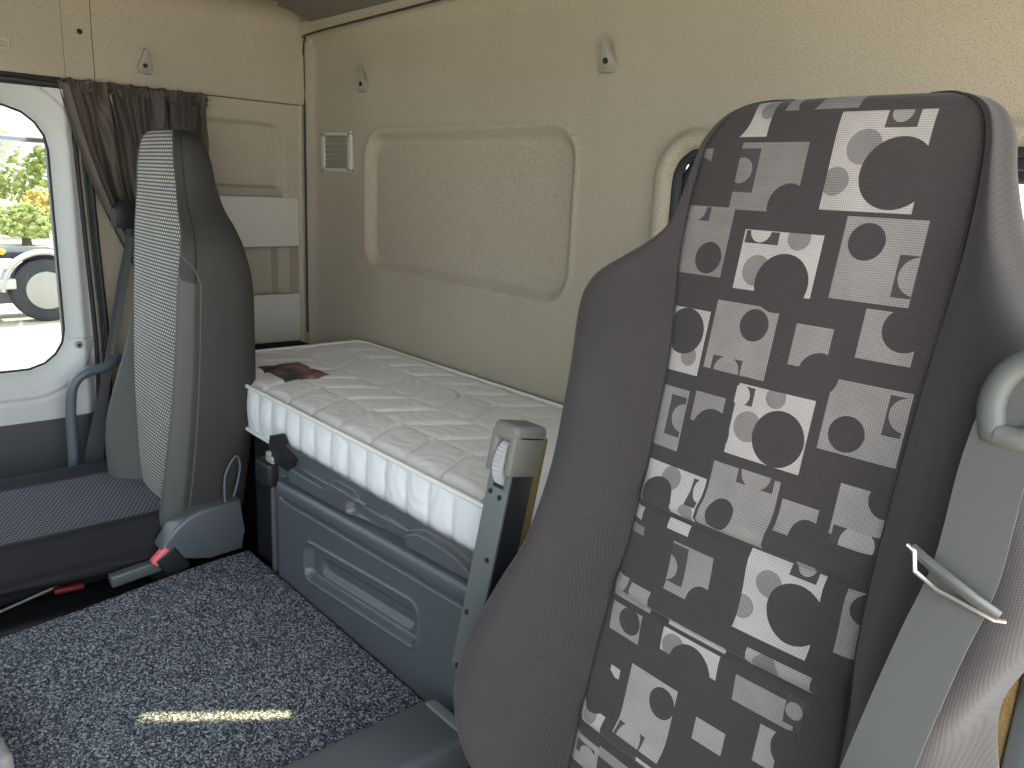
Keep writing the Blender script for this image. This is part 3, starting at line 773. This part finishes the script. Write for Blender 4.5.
# ================================================================== BUNK
t = thing('bunk_base', 'dark bed base with moulded grey plastic front under the mattress', 'bed base', (1.3, -.30, 0))
bunk = t
b = MB(); b.box((1.18, -.27, .35), (1.15, .20, .345), .008); b.box((.825, -.50, .35), (.070, .045, .345), .006); b.build('box', M['black_fabric'], t)
b = MB()
def bf(x, z):
    y = -.548
    # lower panel bulges forward
    xe = smooth(.885, .93, x)
    y -= .020 * xe * smooth(.385, .40, z)
    rim = .628 + (z * 0)
    zr = .632 + .035 * (x - .95) / .65
    # dark groove, rounded roll, groove
    y += .012 * math.exp(-((z - (zr - .026)) / .005) ** 2) * smooth(.93, .96, x)
    if abs(z - zr) < .021 and x > .94: y -= .016 * math.sqrt(max(0, 1 - ((z - zr) / .021) ** 2)) * smooth(.94, .955, x)
    y += .012 * math.exp(-((z - (zr + .024)) / .004) ** 2) * smooth(.93, .96, x)
    # upper ridge panel, humped outline
    top = lerp(.700, .712, (x - 1) / .6) + .018 * smooth(1.16, 1.20, x) * (1 - smooth(1.26, 1.30, x)) * 1 + .018 * smooth(1.44, 1.50, x) * (1 - smooth(1.56, 1.66, x))
    if z > zr + .024:
        y -= .014 * (1 - smooth(top - .004, top + .003, z)) * smooth(.985, 1.02, x)
        cup = rrect(x, z, 1.355, .694, .100, .019, .013)
        y += .016 * (1 - smooth(-.010, .003, cup))
    # long recessed handle in the lower panel
    hl = rrect(x, z, 1.268, .518 + .09 * (x - 1.268), .208, .040, .022)
    y += .016 * (1 - smooth(-.008, .004, hl)); y -= .004 * (1 - smooth(0, .006, abs(hl - .006)))
    s2 = rrect(x, z, 1.275, .512 + .09 * (x - 1.275), .175, .022, .020)
    y += .012 * (1 - smooth(-.014, .002, s2))
    # outer seam
    sm = z - (.600 + .035 * (x - .95) / .65)
    y += .003 * math.exp(-(sm / .003) ** 2) * smooth(.95, 1.0, x)
    return (x, y, z)
g = grid(bf, .885, 1.755, 350, .385, .738, 200)
# close left end and top
g.box((.89, -.552, .54), (.006, .014, .15), .003)
fp = g.build('front_panel', M['plastic'], t, 60)
b = MB(); b.prism([(-.055, -.018), (.035, -.018), (.045, .010), (-.012, .022), (-.030, .044), (-.046, .040), (-.05, .012)], (.985, -.560, .712), (1, 0, 0), (0, 0, 1), (0, -1, 0), .030, .004); cl = b.build('latch_bracket', M['plastic_black'], t)
b = MB(); b.box((.945, -.585, .700), (.016, .010, .008), .003); b.cyl((.943, -.592, .712), (0, 1, 0), .007, .012, 16, .002); b.build('latch_pin', M['hook_grey'], cl)
b = MB(); b.box((.90, -.575, .655), (.035, .020, .030), .012, None, 4); b.build('corner_block', M['plastic_black'], t)
# black ledge at the bed head
b = MB(); b.box((.190, -.27, .728), (.18, .225, .028), .012, None, 4)
tag(b.build('head_ledge', M['black_fabric'], loc=(.185, -.28, .70)), 'black cloth covered ledge between mattress end and side wall', 'ledge')

# mattress
t = thing('mattress', 'white quilted mattress lying on the bunk', 'mattress', (1.45, -.27, .70))
MX0, MX1, MY0, MY1, MZ0, MZ1 = .386, 2.29, -.548, -.030, .704, .822
def quilt_h(x, y):
    h = 0
    # rows of slanted stitch lines, direction swapped row by row
    row = math.floor((y + .55) / .13); fy = ((y + .55) / .13) % 1
    sl = 1 if row % 2 == 0 else -1
    c = (x + sl * fy * .07 + row * .06) / .115; f = abs((c % 1) - .5)
    line = math.exp(-(.5 - f) / .06)
    h -= .009 * line * smooth(0, .08, min(fy, 1 - fy))
    h -= .003 * math.exp(-min(fy, 1 - fy) / .05)
    h += .0012 * noise.noise(Vector((x * 22, y * 30, 1)))
    return h
def mt(x, y):
    e = min(x - MX0, MX1 - x, y - MY0, MY1 - y)
    return (x, y, MZ1 - .012 * (1 - smooth(0, .035, e)) + quilt_h(x, y) * smooth(.0, .02, e) + .004 * noise.noise(Vector((x * 5, y * 5, 0))))
g = grid(mt, MX0, MX1, 700, MY0, MY1, 180)
top = g.build('top_panel', M['mat_top'], t, 180)
def loop_side(s, v):
    # rounded rectangle perimeter walk, s in metres
    L = [(MX0, MY0), (MX1, MY0), (MX1, MY1), (MX0, MY1)]
    seg = [MX1 - MX0, MY1 - MY0, MX1 - MX0, MY1 - MY0]; k = 0; q = s
    while k < 3 and q > seg[k]: q -= seg[k]; k += 1
    a, b_ = L[k], L[(k + 1) % 4]; f = min(1, q / seg[k])
    x, y = lerp(a[0], b_[0], f), lerp(a[1], b_[1], f)
    nx, ny = [(0, -1), (1, 0), (0, 1), (-1, 0)][k]
    c = (s / .068) % 1
    tuft = .012 * (1 - abs(math.sin(PI * c)) ** .55)
    bul = .008 * math.sin(PI * v)
    o = (bul - tuft * math.sin(PI * v) ** .5)
    endf = smooth(0, .02, min(q, seg[k] - q))
    o *= endf
    return (x + nx * o, y + ny * o, lerp(MZ0, MZ1 - .010, v))
P_ = 2 * (MX1 - MX0 + MY1 - MY0)
g = grid(loop_side, 0, P_ - .0001, 1100, 0, 1, 24)
g.add([(MX0, MY0, MZ0), (MX1, MY0, MZ0), (MX1, MY1, MZ0), (MX0, MY1, MZ0)], [(0, 1, 2, 3)])
g.build('border', M['mat_side'], t, 180)
def rim(z, o=.003):
    pts = []
    for (cx, cy, a0) in ((MX1 - .03, MY0 + .03, -90), (MX1 - .03, MY1 - .03, 0), (MX0 + .03, MY1 - .03, 90), (MX0 + .03, MY0 + .03, 180)):
        for k in range(7):
            a = math.radians(a0 + 15 * k); pts.append((cx + (.03 + o) * math.cos(a), cy + (.03 + o) * math.sin(a), z))
    return pts
for z in (MZ1 - .007, MZ0 + .003):
    b = MB(); b.tube(rim(z), .0048, 8, close=True); b.build('piping', M['piping'], t, 60)
b = MB()
lab = grid(lambda u, v: (.60 + .165 * u + .0 * v, -.462 + .115 * v, mt(.60 + .165 * u, -.462 + .115 * v)[2] + .0022), 0, 1, 30, 0, 1, 20)
lo = lab.build('sewn_label', M['label'], t, 180); lo['label'] = 'dark printed label patch'
md = lo.modifiers.new('th', 'SOLIDIFY'); md.thickness = .0012

# ================================================================== PASSENGER SEAT
PX = .50
t = thing('passenger_seat', 'far passenger seat in grey dash weave with dark smooth sides', 'seat', (PX, -.75, 0))
rings = [(.43, -.705, .09, .18, .03, .15), (.48, -.700, .10, .205, .05, .16), (.56, -.695, .135, .228, .055, .16), (.66, -.685, .165, .240, .055, .162), (.78, -.675, .188, .245, .05, .163), (.92, -.665, .193, .246, .045, .156),
         (1.05, -.658, .190, .244, .04, .148), (1.13, -.655, .185, .238, .03, .13), (1.18, -.654, .175, .218, .022, .115), (1.22, -.654, .163, .192, .018, .10), (1.27, -.654, .148, .170, .012, .09), (1.32, -.654, .135, .158, .010, .085), (1.355, -.652, .122, .148, .008, .075), (1.378, -.648, .108, .132, .005, .065), (1.391, -.642, .085, .105, .002, .05), (1.396, -.632, .055, .075, 0, .03)]
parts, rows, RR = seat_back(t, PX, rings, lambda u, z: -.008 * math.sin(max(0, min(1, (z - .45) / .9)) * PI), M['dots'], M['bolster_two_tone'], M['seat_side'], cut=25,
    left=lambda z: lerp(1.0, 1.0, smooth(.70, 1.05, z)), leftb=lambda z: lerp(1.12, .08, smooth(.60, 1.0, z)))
# stitched seam along the side facing the aisle
pts = []
for k in range(10, len(RR) - 6, 3):
    z = RR[k][0]
    if z > 1.235: break
    f = lerp(0, 26, smooth(1.235, 1.07, z)); a = int(f); A_, B_ = rows[k][1][a], rows[k][1][a + 1]
    pts.append((PX + lerp(A_[0], B_[0], f - a) + .0012, lerp(A_[1], B_[1], f - a) - .001, z))
b = MB(); b.tube(pts, .0018, 6); b.build('side_seam', plain('grey_stitching', (.11, .11, .10), .8, .1), t)
# cushion
def cush(u, v):
    x = lerp(.20, .705, u); y = lerp(-1.42, -.70, v)
    e = min(u, 1 - u) * .535
    z = .500 - .012 * math.sin(PI * v) * 0 + .018 * math.exp(-((e - .045) / .03) ** 2) - .055 * (1 - smooth(0, .04, e)) ** 2
    z -= .05 * (1 - smooth(0, .05, y + 1.42))
    z -= .006 * math.sin(v * PI) * math.sin(u * PI)
    return (x, y, z)
UL, UR = .17, .86
def part_grid(u0, u1, n, name, mat):
    g = grid(cush, u0, u1, n, 0, 1, 90)
    return g
g = part_grid(UL, UR, 60, '', None); o = g.build('cushion_panel', M['dots_cushion'], t, 180)
g = part_grid(UR, 1.0, 24, '', None)
def skirt(x0, sgn):
    def fn(v, w):
        y = lerp(-1.42, -.70, v); zt = cush(1.0 if sgn > 0 else 0.0, v)[2]
        o = .012 * math.sin(PI * w) + .004 * noise.noise(Vector((y * 9, w * 3, 2)))
        return (x0 + sgn * o, y, lerp(zt, .418 + .008 * math.sin(y * 9), w))
    return grid(fn, 0, 1, 90, 0, 1, 16)
s2 = skirt(.705, 1); g.add(s2.v, s2.f); g.build('cushion_side', plain('dark_cushion_cover', (.014, .014, .016), .7, .2, grain=.3, gscale=300, var=.1), t, 60)
g = part_grid(0, UL, 24, '', None); s2 = skirt(.20, -1); g.add(s2.v, s2.f); g.build('cushion_side', plain('dark_cushion_cover_far', (.022, .022, .027), .7, .2, grain=.3, gscale=300, var=.1), t, 60)
b = MB(); b.box((.44, -1.06, .42), (.225, .35, .05), .02); b.build('cushion_core', M['plastic_black'], t)
b = MB(); b.box((PX, -1.02, .17), (.20, .26, .17), .02); b.build('seat_base', M['plastic_black'], t)
# plastic side shield, buckle, lever
sh = [(-.775, .462), (-.745, .505), (-.715, .528), (-.68, .540), (-.585, .540), (-.580, .46), (-.585, .414), (-.67, .414), (-.70, .418), (-.725, .43), (-.755, .45)]
b = MB(); b.prism(sh, (.712, 0, 0), (0, 1, 0), (0, 0, 1), (1, 0, 0), .055, .008, 4); b.build('hinge_shield', M['plastic'], t, 45)
b = MB(); b.box((.752, -.752, .425), (.018, .026, .034), .006, Matrix.Rotation(.55, 3, 'X'), 4); bk_ = b.build('belt_buckle', M['plastic_black'], t)
b = MB(); b.box((.757, -.776, .447), (.011, .022, .009), .003, Matrix.Rotation(.75, 3, 'X'), 3); rb = b.build('release_button', M['red'], bk_); rb['label'] = 'red release button'
b = MB(); b.box((.735, -.82, .412), (.014, .06, .014), .005, Matrix.Rotation(.10, 3, 'X'), 3); b.build('rail_end', M['plastic'], t)
b = MB(); b.tube([(.68, -.97, .400), (.69, -1.03, .392), (.70, -1.09, .384), (.70, -1.3, .375)], .003, 8); b.build('adjuster_bar', M['plastic_lt'], t)
b = MB(); b.box((.705, -.955, .400), (.010, .030, .006), .004, Matrix.Rotation(-.05, 3, 'X')); q = b.build('height_lever', plain('dark_red_plastic', (.10, .01, .014), .5, .3), t); q['label'] = 'dark red lever'
pts = [cat([(.755, -.62, .53), (.757, -.622, .57), (.757, -.618, .61), (.755, -.600, .642), (.752, -.585, .648), (.752, -.580, .62), (.755, -.590, .58), (.755, -.60, .55)], k * .1) for k in range(71)]
b = MB(); b.tube(pts, .0028, 8); b.build('release_cord', plain('grey_cord', (.10, .12, .14), .5), t)

# ================================================================== OUTSIDE
GZ = -1.12
b = MB(); b.box((-30, 0, GZ - .1), (60, 60, .1)); n = NT('pale_dusty_ground', .95, .1)
nz = n.noise(n.tc(), .6, 4); n.color(n.mix(nz, (.36, .32, .24), (.50, .46, .37)))
gr = b.build('ground', n.m, smooth_ang=0); structure(gr)
def m_leaf(name, a, c):
    n = NT(name, .9, .1); n.color(n.mix(n.noise(n.tc(), 6, 4), a, c)); return n.m
leaf = m_leaf('olive_green_leaves', (.10, .15, .04), (.50, .52, .20)); leaf2 = m_leaf('autumn_yellow_leaves', (.40, .30, .07), (.65, .54, .20)); bark = plain('bark', (.10, .08, .06), .9)
def tree(x, y, h, r, mat, label, seed):
    t = thing('bushy_tree' if h > 3 else 'low_shrub', label, 'tree' if h > 3 else 'shrub', (x, y, GZ), 'greenery beyond the passenger window')
    rnd = random.Random(seed)
    b = MB(); b.tube([(x, y, GZ), (x + .1, y, GZ + h * .3), (x, y + .1, GZ + h * .6)], [.15, .11, .06], 8); b.build('trunk', bark, t)
    b = MB()
    for k in range(420):
        a = rnd.uniform(0, 2 * PI); q = rnd.random(); zz = h * (.22 + .72 * q); rr = r * math.sin(PI * (.22 + .7 * q)) * rnd.uniform(.3, 1)
        b.ball((x + rr * math.cos(a), y + rr * math.sin(a), GZ + zz), r * rnd.uniform(.04, .10), 1, 1.5, (1, 1, rnd.uniform(.7, 1.1)), 3.0)
    b.build('crown', mat, t, 0)
def at(px, py, d):
    """point seen through the side window at distance d"""
    v = CAMR @ Vector(((px - 512) / 789.0, -(py - 384) / 789.0, -1)); v.normalize(); return CAMP + v * d
CAMP = Vector((2.50744, -1.3, 1.3))
Mx = [[0.66084026, 0.21087839, -0.72029192], [0.74898201, -0.12375714, 0.65093019], [0.04812584, -0.96964657, -0.23972782]]
CAMR = Matrix([[r[0], -r[1], -r[2]] for r in Mx])
for (x, y, h, r, mt_, lab, sd) in (
        (-33.0, 2.9, 3.7, 1.5, leaf, 'tall green tree seen at the left in the passenger window', 1),
        (-33.5, 6.3, 3.3, 1.4, leaf, 'green tree nearest the right edge of the passenger window', 2),
        (-38.0, 5.0, 4.4, 1.5, leaf, 'pale green tree standing behind between two others outside', 3),
        (-28.0, 2.9, 1.9, .9, leaf2, 'yellow shrub in front of the trees, left in the window', 4),
        (-29.0, 5.0, 1.7, .9, leaf2, 'yellow shrub in front of the trees, right in the window', 5),
        (-26.0, 3.9, 1.3, .9, leaf, 'low green shrub beyond the parked trailer', 6)):
    tree(x, y, h, r, mt_, lab, sd)
# parked trailer chassis
t = thing('parked_trailer', 'parked truck chassis with a big wheel seen through the passenger window', 'truck', (-12.3, 1.2, GZ))
white = plain('white_paint', (.45, .43, .39), .5); dkp = plain('chassis_black', (.03, .03, .035), .6)
b = MB(); b.box((-12.3, .2, -.10), (.4, 1.6, .08), .02); b.build('chassis_rail', dkp, t)
b = MB(); b.box((-11.8, .25, -.20), (.10, .85, .08), .02); b.build('side_guard', white, t)
b = MB(); b.box((-11.8, .25, -.50), (.10, .85, .08), .02); b.build('side_guard', white, t)
for yy in (-.3, .6): 
    b = MB(); b.box((-11.85, yy, -.35), (.06, .05, .25), .01); b.build('guard_post', dkp, t)
b = MB(); b.box((-12.4, .1, .12), (.3, .9, .10), .02); b.build('load_bed', white, t)
for k, wy in enumerate((1.52,)):
    b = MB(); b.cyl((-11.9, wy, -.62), (1, 0, 0), .50, .32, 40, .05); w_ = b.build('wheel', dkp, t)
    b = MB(); b.cyl((-11.72, wy, -.62), (1, 0, 0), .30, .06, 32, .02); b.build('rim', plain('rim_grey', (.30, .28, .25), .5), w_)
    b = MB(); b.tube([(-11.8, wy + .60 * math.cos(a), -.62 + .60 * math.sin(a)) for a in [PI * k_ / 20 for k_ in range(0, 21)]], .045, 8, flat=(1, 3)); b.build('mudguard', white, t)
b = MB(); b.box((-12.6, .6, -.72), (.2, 1.6, .18), .02); b.build('under_box', plain('grey_box', (.20, .20, .20), .7), t)
b = MB(); b.ball((-11.7, .95, .0), .05, 2); q = b.build('marker_lamp', plain('orange_lens', (.9, .35, .04), .3), t); q['label'] = 'orange marker lamp'
# mirror arm outside the door
b = MB(); b.tube([(-.22, -1.6, 1.385), (-.22, -1.0, 1.375), (-.22, -.70, 1.372)], .010, 10)
tag(b.build('mirror_arm', plain('pale_grey_arm', (.55, .58, .58), .5), loc=(-.22, -1.0, 1.375)), 'thin horizontal grey bar crossing the top of the passenger window', 'bar')

# ================================================================== CAMERA AND LIGHT
cd = bpy.data.cameras.new('camera'); cam = bpy.data.objects.new('camera', cd); COL.objects.link(cam)
cd.sensor_width = 36; cd.lens = 789.0 / 1024 * 36; cd.clip_start = .02; cd.clip_end = 300
cam.matrix_world = Matrix.Translation(CAMP) @ CAMR.to_4x4()
sc.camera = cam

w = bpy.data.worlds.new('sky'); sc.world = w; w.use_nodes = True; nt = w.node_tree
bg = nt.nodes['Background']; bg.inputs[0].default_value = (.86, .93, 1.0, 1); bg.inputs[1].default_value = WORLD
sun = bpy.data.lights.new('sun', 'SUN'); so = bpy.data.objects.new('sun', sun); COL.objects.link(so)
sun.energy = SUN; sun.angle = .009; sun.color = (1, .86, .66)
# added lamp under the ceiling, lays the sun streak on the carpet
gl = bpy.data.lights.new('added_streak_lamp', 'AREA'); go = bpy.data.objects.new('added_streak_lamp', gl); COL.objects.link(go)
gl.shape = 'RECTANGLE'; gl.size = .24; gl.size_y = .014; gl.spread = math.radians(1.2); gl.energy = STREAK; gl.color = (1, .86, .45)
go.matrix_world = Matrix.Translation((1.335, -.875, 1.72)) @ Matrix.Rotation(math.radians(54), 4, 'Z')
so.rotation_euler = Vector(SUND).to_track_quat('-Z', 'Y').to_euler()

# daylight portals in the openings help the renderer find the sky
def portal(loc, rot, sx, sy):
    l = bpy.data.lights.new('daylight_portal', 'AREA'); l.shape = 'RECTANGLE'; l.size = sx; l.size_y = sy; l.cycles.is_portal = True
    o = bpy.data.objects.new('daylight_portal', l); COL.objects.link(o); o.location = loc; o.rotation_euler = rot
portal((XR / 2, -2.19, 1.35), (PI / 2, 0, 0), 2.4, .70)                 # windscreen, facing +Y
portal((XR + .02, -1.13, .97), (0, PI / 2, 0), 1.5, 1.7)                # open driver door, facing -X
portal((.0, -1.27, 1.095), (0, -PI / 2, 0), .71, 1.0)                   # passenger window
portal((1.99, .10, 1.215), (-PI / 2, 0, 0), .95, .34)                   # rear window, facing -Y

sc.view_settings.view_transform = 'Standard'; sc.view_settings.look = 'None'; sc.view_settings.gamma = 1
sc.view_settings.use_curve_mapping = False; sc.view_settings.exposure = EXPO
sc.cycles.use_denoising = True
try: sc.cycles.denoiser = 'OPENIMAGEDENOISE'
except Exception: pass
sc.cycles.max_bounces = 8; sc.cycles.diffuse_bounces = 5; sc.cycles.sample_clamp_indirect = 6
